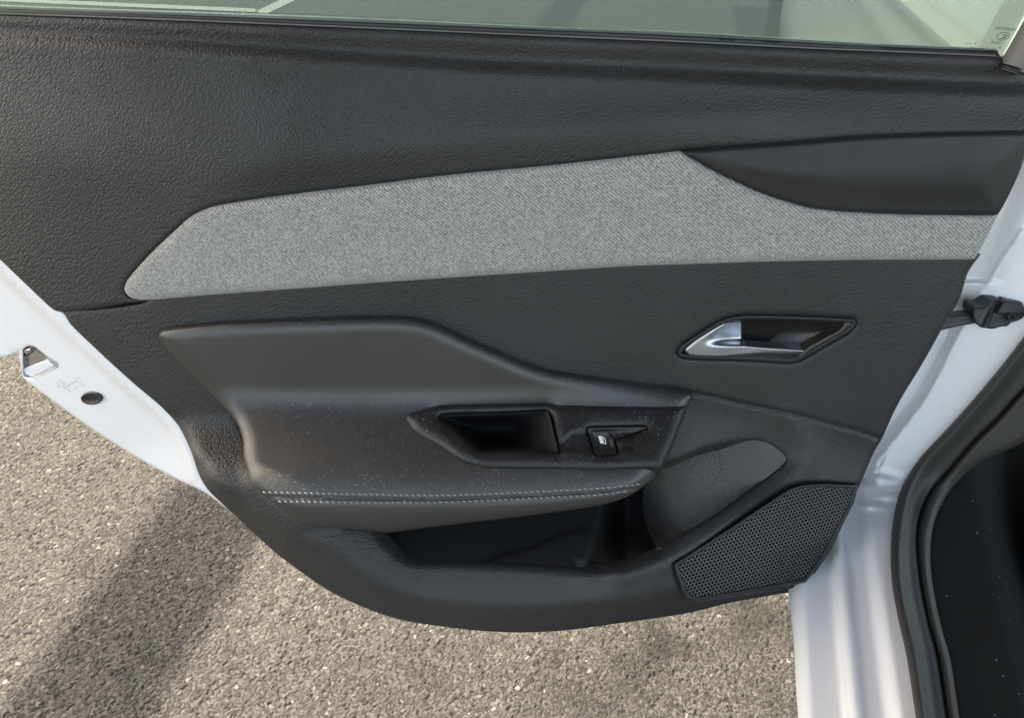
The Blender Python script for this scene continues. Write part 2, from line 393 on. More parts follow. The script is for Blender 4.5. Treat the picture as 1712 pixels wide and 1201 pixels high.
# ------------------------------------------------------------------ relief of the trim
HB = spline([(x, y) for x, y in EDGE_L[8:]], 10, closed=False)
ft = sorted(FAB_TOP[:8]); st_ = sorted(SEAM_TOP)
def w_upper(px, py):
    q = py - belt_y(px)
    low = interp(px, [(350, 347), (386, 340), (491, 326), (600, 313), (735, 296), (910, 279), (1140, 254), (1329, 240), (1532, 226), (1712, 222)]) - belt_y(px)
    span = np.clip(.62*(low-40), 60, 170)
    a = 22 + 18*sstep(px, 0, 900)
    return (-.031 + .003*np.exp(-((q-14)/14)**2) + .012*sstep(q, a+2, a+30) + .017*sstep(q, a+20, a+30+span*1.25)
            - .006*sstep(q, low-70, low)*sstep(px, 330, 480))
def w_card(px, py):
    ys = interp(px, [(250, 688), (420, 686), (900, 655), (1112, 655), (1161, 664), (1252, 684), (1322, 698), (1392, 717), (1473, 742), (1600, 800)])
    wd = interp(px, [(250, 125), (420, 140), (560, 250), (700, 430), (1000, 420), (1150, 335), (1473, 280)])
    amp = interp(px, [(250, .06), (330, .066), (400, .070), (480, .092), (700, .118), (1020, .117), (1160, .099), (1300, .078), (1450, .05)])
    wv = -.004 + amp*sstep(py, ys, ys+wd)
    d = dist(np.stack([px, py], 1), HB, closed=False)
    under = interp(px, [(320, .008), (500, .014), (800, .018), (1200, .014), (1400, .004)])
    wv = wv - under*(1-sstep(d, 0, interp(px, [(320, 25), (600, 50), (1200, 45)])))
    return wv
def t_card(px, py, d):
    wv = w_card(px, py)
    P = np.stack([px, py], 1)
    ds = dist(P, CS, closed=False)
    below = sstep(py - interp(px, CARD_SEAM), -3, 4)*(px > 1100)
    wv = wv - .004*np.exp(-(ds/3.0)**2)*(px > 1100) - .003*below
    # crest of the blister right of the map pocket
    wv = wv + .004*np.exp(-(dist(P, CREST, closed=False)/20)**2)
    dh = np.minimum(dist(P, POCKP), 40)
    rl = interp(px, [(300, 1), (420, 0)])*(py > 690)
    t = t_w(px, py, wv + rnd(d, 9 + 15*rl, .004 + .009*rl) - .010*(1-sstep(dh, 0, 24))*np.clip((1150-px)/60, .12, 1))
    da = dist(P, ARMP)
    return np.where(da < 40, np.maximum(t, t_arm_base(px, py) + .011 - .05*sstep(da, 6, 40)), t)
CS = spline(CARD_SEAM, 8, closed=False)
CREST = spline([(1310, 700), (1345, 735), (1350, 765), (1325, 800), (1250, 850), (1160, 915), (1100, 945), (1040, 960)], 10, closed=False)

# ------------------------------------------------------------------ armrest surfaces
LT = R(19)
pz = at_t(np.array([735.]), np.array([676.]), t_w(np.array([735.]), np.array([676.]), np.array([.012])))[0]
NL = np.array([0, -math.sin(LT), math.cos(LT)])
def t_ledge(px, py, off=0.0): return t_plane(px, py, pz+NL*off, NL)
EDGE = [(380, 828), (430, 829), (600, 831), (735, 832), (875, 828), (1015, 820), (1065, 815), (1110, 785)]
def w_of(P): return (P-P0)@N
_x = np.array([e[0] for e in EDGE], float); _y = np.array([e[1] for e in EDGE], float)
EW = w_of(at_t(_x, _y, t_ledge(_x, _y)))
def w_front(px): return np.interp(px, _x, EW)
ST1 = [(436, 824), (600, 827), (735, 829), (875, 824), (1015, 816.5), (1074, 810)]
STM = [(443, 831), (600, 834), (735, 835.5), (875, 830), (1015, 822), (1067, 817)]
ST2 = [(462, 839.5), (600, 841), (735, 840.5), (805, 838), (910, 833), (1015, 827), (1052, 822)]
def t_arm_base(px, py):
    tp = t_w(px, py, np.full_like(px, .012))
    tf = t_w(px, py, w_front(px) - .00022*np.clip(py-845, 0, 99))
    tl = t_ledge(px, py)
    return smin(tp, smax(tl, tf, .045), .026)
STMs = spline(STM, 6, closed=False)
def t_arm(px, py, d):
    t = t_arm_base(px, py)
    q = rnd(d, 24, .012) - .0016*np.exp(-(dist(np.stack([px, py], 1), STMs, closed=False)/2.0)**2)
    return t - q*np.linalg.norm(rays(px, py), axis=1)*0 - q   # q<0 moves the edge away from the viewer

# ================================================================== the car door
DOOR = thing('car_door', 'open white rear car door seen from inside with black trim and grey fabric strip', 'car door', (0.4, .70, 0.0))
POCKP = spline(POCK, 7); ARMP = spline(ARM, 10)
armp = spline(ARM, 6)
hndp = spline(HND, 4)
grlp = spline(GRL, 6)
card_poly = spline([(89, 517, 1), (105, 522.7)] + EDGE_L[1:] + EDGE_R[1:-1] + [(1640, 425, 1), (1533, 426), (1252, 430), (910, 446), (600, 466), (350, 485), (252, 493.6), (245, 503), (168, 515.7)], 7)
card_poly[:, 1] = card_poly[:, 1]
card = patch('door_card', card_poly, t_card, M['grain_soft'], DOOR, step=8, holes=(inset(armp, 7), POCKP, inset(hndp, 1), inset(grlp, 1)), skirt=.05, hskirt=.018,
             extra=[CS[3:-1]+np.array([0, k]) for k in (-9, -6, -3.6, -1.8, 0, 1.8, 3.6, 6, 9)], hsdir={2: (0, .45, -.9)})
up_poly = spline([(-200, 14, 1)] + BELT[1:] + [(1682, 101), (1700, 118), (1730, 128, 1), (1730, 221.5, 1)] + SEAM_TOP[1:-1] + [(1140, 253, 1)] + FAB_TOP[1:-3] + [(214, 496), (245, 502.5, 1), (168, 515), (105, 522), (91, 519), (84, 514), (0, 434), (-200, 240, 1)], 7)
def t_upper(px, py, d): return t_w(px, py, w_upper(px, py) + rnd(d, 9, .0035))
patch('upper_trim', up_poly, t_upper, M['grain'], DOOR, step=8, skirt=.05)
fab_poly = spline(FAB_TOP[:-1] + [(252, 501.2)] + FAB_BOT[1:-1] + [(1629, 433.5, 1), (1648, 400), (1668, 359.5, 1)] + [p for p in INS_BOT[::-1][1:-1]], 5)
patch('fabric_insert', fab_poly, lambda px, py, d: t_w(px, py, .0045 + rnd(d, 16, .0085)), M['fabric'], DOOR, step=9, skirt=.02)
ins_poly = spline([(1140, 254, 1)] + SEAM_TOP[::-1][1:-1] + [(1722, 222, 1), (1709, 275), (1676, 347), (1668, 359, 1)] + INS_BOT[::-1][1:-1], 6)
patch('smooth_insert', ins_poly, lambda px, py, d: t_w(px, py, .0035 + .005*sstep(d, 0, 60) + rnd(d, 6, .004)), M['satin'], DOOR, step=9, skirt=.03)

# armrest pad, stitches
swp = spline(SWP, 5)
TRAYP = np.array(TRAY, float); cup = spline(CUP, 4); swr = spline(SWREC, 4)
arm = patch('armrest', armp, t_arm, M['leather'], DOOR, step=7, holes=(inset(cup, -7), inset(swr, -7)), rings=(1.5, 4, 8, 14, 20), skirt=.05, hskirt=0,
            extra=[inset(STMs, 0)+np.array([0, k]) for k in (-3, -1.3, 0, 1.3, 3)])
st_me = None
def stitches(line, slant):
    global st_me
    L = spline(line, 2, closed=False); s = np.concatenate([[0], np.cumsum(np.linalg.norm(np.diff(L, axis=0), axis=1))])
    k = 0; x = 6.0
    while x < s[-1]:
        a = np.array([np.interp(x+e, s, L[:, 0]) for e in (-3.5, 3.5)]); b = np.array([np.interp(x+e, s, L[:, 1]) for e in (-4.2, 4.2)])
        b = b + np.array([-1, 1])*1.3*slant
        A = at_t(a, b, t_arm_base(a, b)-.0008)
        c = A.mean(0); dx = A[1]-A[0]; ln = np.linalg.norm(dx); dx = dx/ln
        vw = CAM-c; vw /= np.linalg.norm(vw); y = np.cross(vw, dx); y /= np.linalg.norm(y); z = np.cross(dx, y)
        if st_me is None:
            mb = MB().tube([(q*.5, 0, -.12*abs(q*2)**3) for q in (-1, -.6, 0, .6, 1)], [.04, .13, .16, .13, .04], 7, up=np.array([0, 0, 1.]))
            o = mb.build('stitch', M['thread'], arm, True); st_me = o.data
        else:
            o = bpy.data.objects.new('stitch', st_me); COL.objects.link(o); o.parent = arm; o.matrix_parent_inverse = W(arm).inverted()
        mt = Matrix(((dx[0], y[0], z[0], c[0]), (dx[1], y[1], z[1], c[1]), (dx[2], y[2], z[2], c[2]), (0, 0, 0, 1)))
        sc = ln*rng.uniform(.92, 1.05)
        o.matrix_basis = mt @ Matrix.Scale(sc, 4)
        x += 9.95; k += 1
stitches(ST1, 1); stitches(ST2, 1)

# switch panel with pull cup, recess and window switch
def t_swp(px, py, d):
    P = np.stack([px, py], 1); ins_ = inside(P, TRAYP)
    off = .0055 + rnd(d, 22, .009) - .0038*sstep(np.where(ins_, dist(P, TRAYP), 0), 0, 11)
    return smin(t_w(px, py, .0155), t_ledge(px, py), .02) - off*1.25
patch('switch_panel', swp, t_swp, M['switch'], DOOR, step=6, holes=(cup, swr), skirt=.022, hskirt=.004, sdir=-NL, rings=(1.5, 4, 8, 14, 20),
      extra=[inset(spline([tuple(p)+(1,) for p in TRAY], 4), k) for k in (0, 3, 7, 11)])
def t_cup(px, py, d):
    deep = .062*(1-np.exp(-d/9.0)) + .004
    deep = deep*interp(px - (py-722)*.22, [(700, 1), (862, 1), (926, .0)])
    P = at_t(px, py, t_swp(px, py, np.full_like(px, 40.)))
    return t_plane_many(px, py, P, deep)
def t_plane_many(px, py, P, deep):
    D = rays(px, py); t0 = ((P-CAM)*D).sum(1)/(D*D).sum(1)
    return t0 + deep/np.abs(D@NL)
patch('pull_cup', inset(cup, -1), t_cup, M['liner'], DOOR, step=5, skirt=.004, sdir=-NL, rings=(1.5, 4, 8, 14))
def t_rec(px, py, d):
    deep = .001 + .0055*sstep(d, 0, 14)*interp(px, [(975, .7), (990, 1), (1025, .9), (1081, .15)])
    P = at_t(px, py, t_swp(px, py, np.full_like(px, 40.)))
    return t_plane_many(px, py, P, deep)
patch('switch_recess', inset(swr, -1), t_rec, M['switch'], DOOR, step=4, skirt=.003, sdir=-NL, rings=(1.5, 4))
SWB = spline([(988, 721.5, 1), (1017, 721, 1), (1026, 753.5, 1), (999, 756.5, 1)], 3)
def t_swb(px, py, d):
    P = at_t(px, py, t_swp(px, py, np.full_like(px, 40.)))
    return t_plane_many(px, py, P, .0035 - rnd(d, 4, .002) - .003*sstep(py, 735, 722))
swb = patch('window_switch', SWB, t_swb, M['rocker'], DOOR, step=3, skirt=.012, sdir=-NL, rings=(1, 2))
ic = MB()
def icon_pts(pts): 
    a = np.array(pts, float); P = at_t(a[:, 0], a[:, 1], t_swb(a[:, 0], a[:, 1], np.full(len(a), 9.))); return P + NL*.0006
ic.quad(*icon_pts([(1000, 730.4), (1003, 730), (1006, 732.5), (1008.5, 736.5), (1009.6, 742.4), (1003.8, 742.6)]))
oc = spline([(1003, 730), (1006, 730.3), (1010, 733), (1013, 738.5), (1013.5, 743.4)], 2, closed=False); ii = oc + np.array([-1.1, .9])
for i in range(len(oc)-1): ic.quad(*icon_pts([oc[i], oc[i+1], ii[i+1], ii[i]]))
ic.quad(*icon_pts([(1009.4, 742.2), (1013.4, 742.4), (1013.5, 743.6), (1009.4, 743.4)]))
link('window_symbol', ic.v, ic.f, M['icon'], swb, False)

# release handle
def wc(px, py): return w_card(px, py)
patch('handle_bezel', hndp, lambda px, py, d: t_w(px, py, wc(px, py) + .0035 + rnd(d, 4, .003) - .0022*np.exp(-((d-6)/1.6)**2)), M['satin'], DOOR, step=3, holes=(inset(hndp, 7.5),), rings=(1, 2.5, 4, 6, 7.5), skirt=.012, hskirt=.012)
bow = inset(hndp, 7.5)
def t_bowl(px, py, d):
    r = np.clip((px + (py-567)*.9 - 1290)/125, 0, 1)
    return t_w(px, py, wc(px, py) - .004 - .030*(1-np.exp(-d/7.0))*(1-.9*r) - .004*sstep(px, 1260, 1330)*(1-r))
bowl = patch('handle_bowl', bow, t_bowl, M['bowl'], DOOR, step=4, rings=(1.5, 4, 8), skirt=.005)
rim = spline([(1416, 537), (1405, 549), (1380, 563), (1350, 581), (1331, 601), (1338, 603), (1388, 573), (1423, 551), (1427, 541)], 4)
patch('handle_rim', rim, lambda px, py, d: t_w(px, py, wc(px, py) + .0015 + rnd(d, 5, .003)), M['bowl'], DOOR, step=3, rings=(1, 2.5, 4), skirt=.012)
def t_lev(px, py, d):
    base = .003 + rnd(d, 4, .003)
    sx = px - (py-587)*-.55
    dish = .020*sstep(px + (py-575)*.25, 1172, 1236)*(1-sstep(py, 566, 580))
    bar = .006*sstep(py, 578, 600)*sstep(px, 1180, 1300)
    return t_w(px, py, wc(px, py) + base - dish - bar)
patch('release_lever', spline(LEV, 4), t_lev, M['chrome'], DOOR, step=3, rings=(1, 2.2, 3.5), skirt=.014)

# map pocket
BHP = spline([(780, 950), (845, 925), (905, 908), (930, 895), (965, 886), (985, 887), (995, 905), (1003, 955)], 5)
def t_wall(px, py, d):
    P = np.stack([px, py], 1)
    din = dist(P, WLINE, closed=False)
    u = 1-np.clip((px + (py-850)*-.30 - 1075)/225, 0, 1)
    deep = 1-sstep(px + (py-850)*-.3, 1025, 1130)
    return t_w(px, py, np.maximum(wc(px, py) - .0045 - .075*u**1.25 - .03*deep, -.06))
WLINE = spline([(1112, 909), (1182, 870), (1308, 778), (1315, 768), (1289, 744), (1266, 737)], 8, closed=False)
def t_pock(px, py, d):
    tb = t_w(px, py, np.full_like(px, -.06)); tf = t_plane(px, py, (0, 0, .385), (0, -.15, 1))
    t = smin(tb, tf, .02)
    P = np.stack([px, py], 1); di = np.where(inside(P, BHP), dist(P, BHP), 0)
    t = t - .004*sstep(di, 0, 6)
    return np.where(px > 960, np.maximum(t, t_wall(px, py, np.full_like(px, 30.)) + .006 - .14*sstep(1050-px, 0, 75)), t)
liner_poly = inset(POCKP, -10)
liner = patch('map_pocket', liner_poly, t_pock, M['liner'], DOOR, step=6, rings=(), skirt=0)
patch('pocket_end_wall', spline(WALL, 6), t_wall, M['grain_lit'], DOOR, step=7, skirt=.02)
# speaker grille: a plate pierced by hexagonal holes, in a plane of its own
g3 = np.array([(1140, 950), (1420, 820), (1340, 960)], float)
gp = at_t(g3[:, 0], g3[:, 1], t_w(g3[:, 0], g3[:, 1], w_card(g3[:, 0], g3[:, 1]) + .001))
gn = np.cross(gp[1]-gp[0], gp[2]-gp[0]); gn /= np.linalg.norm(gn); gn = gn if gn@(CAM-gp[0]) > 0 else -gn
gu = np.cross(gn, [0, 0, 1.]); gu = -gu/np.linalg.norm(gu); gu = gu if gu[0] > 0 else -gu
gv = np.cross(gn, gu); gv = gv if gv[2] > 0 else -gv
def t_g(px, py, off=0.): return t_plane(px, py, gp[0]+gn*off, gn)
grl_frame = patch('grille_frame', grlp, lambda px, py, d: t_g(px, py, .0016) - rnd(d, 4, .003), M['satin'], DOOR, step=4, holes=(inset(grlp, 6.5),), rings=(1, 2.5, 4, 5.5), skirt=.012, hskirt=.003, sdir=(.1, .5, -.85), hsdir={1: -gn})
gi = inset(grlp, 4.5); GQ = at_t(gi[:, 0], gi[:, 1], t_g(gi[:, 0], gi[:, 1]))
guv = np.stack([(GQ-gp[0])@gu, (GQ-gp[0])@gv], 1)
pit = .0044; rad = pit/math.sqrt(3)
verts, faces = [], []
mnx, mny = guv.min(0); mxx, mxy = guv.max(0); row = 0; y = mny
hexv = np.array([(math.sin(R(60*k)), math.cos(R(60*k))) for k in range(6)])
while y < mxy:
    xs = np.arange(mnx + (pit/2 if row % 2 else 0), mxx, pit)
    cs = np.array([(x, y) for x in xs]); cs = cs[inside(cs, guv)] if len(cs) else cs
    for c in cs:
        b = len(verts)
        for rr, dz in ((rad, 0), (rad*.74, 0), (rad*.66, -.0004), (rad*.66, -.0035)):
            verts += [gp[0] + gu*(c[0]+h[0]*rr) + gv*(c[1]+h[1]*rr) + gn*dz for h in hexv]
        for L in range(3):
            for k in range(6):
                k2 = (k+1) % 6; faces.append((b+L*6+k, b+L*6+k2, b+L*6+6+k2, b+L*6+6+k))
    y += rad*1.5; row += 1
link('speaker_grille', verts, faces, M['grille'], DOOR, False, recalc=False)
patch('grille_backing', inset(grlp, 2), lambda px, py, d: t_g(px, py, -.007), M['black'], DOOR, step=20, rings=(), skirt=0)

# painted door shell: the flange seen beside the trim, and the outer skin behind
SH_OUT = [(-200, 640, 1), (-60, 606), (0, 598), (10.5, 597), (31, 588, 1), (36, 618), (38.5, 630), (45.6, 638), (87.6, 670), (140, 708), (196, 745), (252, 778.5), (298, 803), (345, 826), (400, 870, 1), (440, 880, 1), (360, 760, 1), (340, 720), (250, 640), (130, 520), (30, 425), (-200, 210, 1)]
LAT = [(31, 588, 1), (49, 579), (56.5, 580.5), (72, 592), (94, 608), (95.5, 612), (78, 622), (62, 629), (49, 632), (38.5, 628, 1)]
edge_line = spline([(-200, 245), (0, 435), (84, 514), (168, 591), (224, 642), (273, 684), (298, 712), (319, 754), (336, 801), (371, 843)], 8, closed=False)
def w_shell(px, py):
    P = np.stack([px, py], 1); de = dist(P, edge_line, closed=False)
    return -.022 - .020*sstep(de, 6, 26) - .00040*np.clip(de-24, 0, 400)
shp = spline(SH_OUT, 7); latp = spline([(31.5, 590, 1)]+LAT[1:-1]+[(38, 627, 1)], 4)
latin = latp.copy(); latin[:, 0] = np.maximum(latin[:, 0], 39.5)
shell = patch('door_shell', shp, lambda px, py, d: t_w(px, py, w_shell(px, py) + rnd(d, 5, .004)), M['white'], DOOR, step=8, holes=(latin,), rings=(1.5, 3, 5), skirt=.055, hskirt=.012)
op = inset(spline([(-180, 14, 1), (400, 37), (860, 57), (1357, 80), (1640, 93, 1), (1690, 240), (1610, 470), (1470, 730), (1340, 970), (1160, 1010), (875, 1040), (700, 1020), (540, 965), (420, 870), (300, 760), (150, 640), (-180, 560, 1)], 14), 6)
patch('outer_skin', op, lambda px, py, d: t_w(px, py, -.115 + .02*sstep(py, 300, 900) + rnd(d, 16, .02)), M['white'], DOOR, step=30, rings=(4, 9, 16), skirt=.012)
# latch in its cut-out
def t_lat(px, py, d): return t_w(px, py, w_shell(px, py) - .009 + .007*(1-sstep(d, 0, 4)) + .003*sstep(py-px*-.45, 640, 646))
lat = patch('door_latch', inset(latin, -1), t_lat, M['steel'], DOOR, step=3, rings=(1, 2.5, 4), skirt=.004)
lk = spline([(38.5, 588), (47, 583), (51.5, 584.5), (52, 590), (46, 595), (40, 596)], 3)
patch('latch_slot', lk, lambda px, py, d: t_w(px, py, w_shell(px, py) - .004 + rnd(d, 2, .002)), M['black'], lat, step=3, holes=(inset(lk, 2.6),), rings=(1,), skirt=.006, hskirt=.006)
tabp = spline([(38.8, 616.5, 1), (78, 602, 1), (91, 611), (78, 619), (62, 627.5), (49, 630), (40.5, 625)], 3)
patch('latch_tab', tabp, lambda px, py, d: t_w(px, py, w_shell(px, py) - .004 + rnd(d, 3, .002)), M['white'], lat, step=3, rings=(1, 2.2), skirt=.004)
pwl = spline([(40, 586.5), (50.5, 583.5), (52, 588), (43, 592.5)], 2)
patch('latch_pawl', pwl, lambda px, py, d: t_w(px, py, w_shell(px, py) - .001 + rnd(d, 2, .0015)), M['steel'], lat, step=2, rings=(1,), skirt=.005)
an = np.linspace(0, 2*np.pi, 40, endpoint=False)
plug_p = np.stack([153+18*np.cos(an), 666.8+10.4*np.sin(an)], 1)
patch('drain_plug', plug_p, lambda px, py, d: t_w(px, py, w_shell(px, py) + .002 + .003 + rnd(d, 2, .002) - .003*sstep(d, 1.5, 6)), M['black'], DOOR, step=2.5, rings=(1, 2, 4), skirt=.01)

# raised stamping near the latch: wave arcs and two short words
def text_mesh(body, size=1.0, res=3):
    cu = bpy.data.curves.new('t', 'FONT'); cu.body = body; cu.size = size; cu.resolution_u = res; cu.align_x = 'CENTER'; cu.align_y = 'CENTER'
    o = bpy.data.objects.new('t', cu); COL.objects.link(o)
    me = bpy.data.meshes.new_from_object(o.evaluated_get(bpy.context.evaluated_depsgraph_get()))
    v = np.array([x.co[:2] for x in me.vertices]); f = [tuple(p.vertices) for p in me.polygons]
    bpy.data.objects.remove(o); bpy.data.curves.remove(cu); bpy.data.meshes.remove(me)
    return v, f
def flat_print(mb, v, f, A, org, tfun, lift):
    Q = v@np.asarray(A, float).T + np.asarray(org, float)
    P = at_t(Q[:, 0], Q[:, 1], tfun(Q[:, 0], Q[:, 1])) + N*lift
    b = len(mb.v); mb.v += list(P); mb.f += [tuple(b+i for i in q) for q in f]
tsh = lambda px, py: t_w(px, py, w_shell(px, py))
mb = MB()
def stroke(pts, wd, tf=tsh, lift=.0004, mbb=None):
    L = spline(pts, 2, closed=False); t = np.gradient(L, axis=0); t /= np.linalg.norm(t, axis=1)[:, None]; n = np.stack([-t[:, 1], t[:, 0]], 1)
    a, b = L+n*wd/2, L-n*wd/2; A = at_t(a[:, 0], a[:, 1], tf(a[:, 0], a[:, 1]))+N*lift; B = at_t(b[:, 0], b[:, 1], tf(b[:, 0], b[:, 1]))+N*lift
    for i in range(len(L)-1): (mbb or mb).quad(A[i], A[i+1], B[i+1], B[i])
for k, (x0, ln) in enumerate(((95.5, 9), (100, 8), (105, 7))):
    stroke([(x0+3, 634.5+k*1.6), (x0, 640+k*1.2), (x0+1, 645+k*.8), (x0+3.5, 648.5+k*.4)], .6)
stroke([(107, 640), (109, 648), (115, 653), (121, 656.5)], .6)
stroke([(133, 639), (142, 648)], .6); stroke([(123, 633), (129, 630.5), (134, 634)], .6)
v, f = text_mesh('AUTO'); flat_print(mb, v, f, [(7.2, 2.2), (-3.6, -7)], (120.5, 641.5), tsh, .0004)
v, f = text_mesh('LIFT'); flat_print(mb, v, f, [(5.2, 2.0), (-2.2, -5)], (127.5, 649), tsh, .0004)
link('stamped_mark', mb.v, mb.f, M['emboss'], shell, False)

# belt line: inner seal, pale outer molding, glass with its printed marks
def strip(name, top, bot, wv, mat, depth, r=(2, .002)):
    po = np.vstack([spline(top, 12, closed=False), spline(bot, 12, closed=False)[::-1]])
    return patch(name, po, lambda px, py, d: t_w(px, py, wv + rnd(d, *r)), mat, DOOR, step=20, rings=(1, 2.2), skirt=depth)
T1 = [(-200, 4), (0, 13.5), (200, 21), (400, 28), (600, 36), (860, 47), (1160, 60), (1357, 71), (1400, 73.5), (1520, 79), (1668, 85)]
T2 = [(-200, 15.5), (0, 23), (200, 30), (400, 38), (600, 46.5), (860, 58), (1160, 71), (1357, 81), (1500, 87), (1672, 94.5)]
strip('belt_seal', T1, T2, -.036, M['black'], .03)
strip('belt_highlight', [(x, y-1.4) for x, y in BELT], [(x, y+1.0) for x, y in BELT], -.0295, M['pillar'], .004, (1, .0006))  # thin pale strip standing in for the highlight on the trim edge
T0 = [(-200, 0), (0, 9.5), (200, 16.5), (400, 23), (600, 30.5), (860, 42.5), (1160, 55.5), (1357, 67), (1500, 75), (1668, 83)]
strip('belt_molding', T0, [(x, y+2) for x, y in T1], -.071, M['molding'], .02, (3, .004))
g0 = at_t(np.array([-195., 1668.]), np.array([12., 90.]), t_w(np.array([-195., 1668.]), np.array([12., 90.]), np.array([-.054, -.054])))
VU = np.array([0, math.sin(LEAN), math.cos(LEAN)])
gb0, gb1 = g0[0]-VU*.03, g0[1]-VU*.03
gt0, gt1 = g0[0]+VU*.50+U*.25, g0[1]+VU*.56+U*.16
mb = MB(); mb.quad(gb0, gb1, gt1, gt0)
for a in list(mb.v): mb.v.append(a-N*.004)
mb.f += [(7, 6, 5, 4), (0, 4, 5, 1), (1, 5, 6, 2), (2, 6, 7, 3), (3, 7, 4, 0)]
pane = link('window_glass', mb.v, mb.f, M['glass'], DOOR, False)
tgl = lambda px, py: t_w(np.asarray(px, float), np.asarray(py, float), -.0528+0*np.asarray(px, float))
mb = MB()
v, f = text_mesh('PILKINGTON'); flat_print(mb, v, f, [(-6.0, 3.4), (-.5, -7.6)], (1681.5, 48.2), tgl, 0)
v, f = text_mesh('E  000199'); flat_print(mb, v, f, [(-5.2, 3.0), (-.4, -6.8)], (1667.5, 71.5), tgl, 0)
v, f = text_mesh('A'); flat_print(mb, v, f, [(-5.6, 3.0), (-.4, -7)], (1671.5, 79), tgl, 0)
e = np.linspace(0, 2*np.pi, 36); 
el = np.stack([1677.3+10.6*np.cos(e)+0*e, 60.2+6.2*np.sin(e)-3.6*np.cos(e)*.55], 1)
stroke([tuple(p) for p in el], .9, tgl, 0, mb)
for k in range(3): stroke([(1676.5+k*3.1, 57-k*.4), (1679+k*2.6, 59.2-k*.4), (1678+k*2.8, 62-k*.6), (1675.5+k*3, 63.4-k*.9)], 1.0, tgl, 0, mb)
stroke([(1670, 63.6), (1675.5, 63.4), (1681, 62.6)], .9, tgl, 0, mb)
stroke([(1655, 85), (1659, 82), (1664, 81), (1667, 83), (1666.5, 88)], .9, tgl, 0, mb)
v, f = text_mesh('43R - 001582'); flat_print(mb, v, f, [(-6.0, 2.2), (-.2, -6)], (1626, 83.5), tgl, 0)
v, f = text_mesh('II'); flat_print(mb, v, f, [(-6.0, 3.0), (.3, -6.5)], (1630.5, 73), tgl, 0)
for k in range(4): stroke([(1615.5+k*2.6, 72.2+k*.1), (1617+k*2.6, 72.3+k*.1)], 1, tgl, 0, mb)
for k in range(5): stroke([(1620.5+k*2.6, 78.3+k*.1), (1622+k*2.6, 78.4+k*.1)], 1, tgl, 0, mb)
link('glass_marking', mb.v, mb.f, M['print'], pane, False)
# window frame round the glass, outside the picture except for the rounded post at the right
q = at_t(np.array([1690., 1748.]), np.array([113., 12.]), t_w(np.array([1690., 1748.]), np.array([113., 12.]), np.array([-.028, -.028])))
ax = q[1]-q[0]
MB().tube([q[0]-ax*.06, q[0], q[1], q[0]+ax*6.5], .0098, 24, flat=1.25).build('frame_post', M['pillar'], DOOR, True)
MB().tube([q[0]-ax*.05, q[0]-ax*.02, q[0]+ax*.02], [.0118, .0118, .0112], 24, flat=1.25).build('post_gasket', M['black'], DOOR, True)
clip = spline([(1657, 96.5), (1661, 92.5), (1668, 92), (1676, 94), (1681, 99), (1678, 104), (1670, 101)], 3)
patch('corner_clip', clip, lambda px, py, d: t_w(px, py, -.036+rnd(d, 4, .003)), M['pillar'], DOOR, step=3, rings=(1, 2.5), skirt=.008)
fr0 = g0[0]+U*-.015; 
MB().box((gt0+gt1)/2-N*.0, (gt1-gt0)/2*1.02, N*.022, VU*.02).build('frame_rail', M['black'], DOOR)
MB().box((gb0+gt0)/2-U*.012+VU*.03, (gt0-gb0)/2*.97, N*.022, U*.02).build('frame_upright', M['black'], DOOR)

# ================================================================== the car body beside the door
CAR = thing('car', 'white car body with black door seal and dark footwell beside the open door', 'car', (.5, .8, 0))
OUTV = np.array([-.966, .259, 0]); FWD = np.array([.259, .966, 0])        # outward and forward of the car
pp = at_t(np.array([1560.]), np.array([600.]), t_w(np.array([1560.]), np.array([600.]), np.array([-.06])))[0]
RIDGE = spline([(1640, 490), (1631, 508), (1603, 558), (1550, 663), (1480, 754), (1466, 775), (1463, 798), (1480, 803), (1503, 806.6)], 6, closed=False)
LOOP = spline([(1577, 553), (1560, 577), (1530, 628), (1513, 663), (1516, 666), (1535, 638), (1562, 592), (1575, 565)], 5)
LINE3 = spline([(1712, 385), (1690, 415), (1668, 448), (1650, 478)], 6, closed=False)
def t_body(px, py, d=None):
    px = np.asarray(px, float); py = np.asarray(py, float)
    tp = t_plane(px, py, pp, -FWD*.96 + OUTV*.20 + np.array([0, 0, .18]))
    zs = .415
    ts = t_plane(px, py, (0, 0, zs), (0, 0, 1))
    S = at_t(px, py, ts); s = -(S - np.array([.30, .46, 0]))@OUTV               # inward distance over the sill
    prof = .012*sstep(s, -.012, .004) + .014*sstep(s, .030, .042) + .004*np.exp(-((s-.046)/.007)**2) + .012*sstep(s, .068, .088) - .006
    ts = t_plane(px, py, (0, 0, zs), (0, 0, 1)) - prof*1.25
    t = smin(tp, ts, .06)
    P = np.stack([px, py], 1)
    sd_ = np.where(px > interp(py, [(490, 1640), (558, 1603), (663, 1550), (754, 1480), (800, 1463)]), 1, -1)*dist(P, RIDGE, closed=False)
    m = sstep(py, 470, 520)*(1-sstep(py, 800, 815))
    t = t + m*(.006*(1-sstep(sd_, -9, 1)) + .008*np.exp(-((sd_+20)/11)**2)) - m*.0015*np.exp(-(sd_/2.2)**2)
    t = t - .003*np.exp(-(dist(P, LOOP)/3.0)**2)*(py < 690) - .002*np.exp(-(dist(P, LINE3, closed=False)/3)**2)
    # stamped steps where pillar meets sill
    for (cx, cy, rx, ry, amp) in ((1488, 832, 24, 5, .006), (1458, 848, 24, 5, .007), (1474, 802, 14, 4, .004)):
        t = t - amp*np.exp(-((px-cx)/rx)**2-((py-cy-(px-cx)*.05)/ry)**2)
    t = t + .010*sstep(px - interp(py, [(120, 1708), (330, 1680), (500, 1612)]), 60, 0)*(py < 470)*.6
    return t
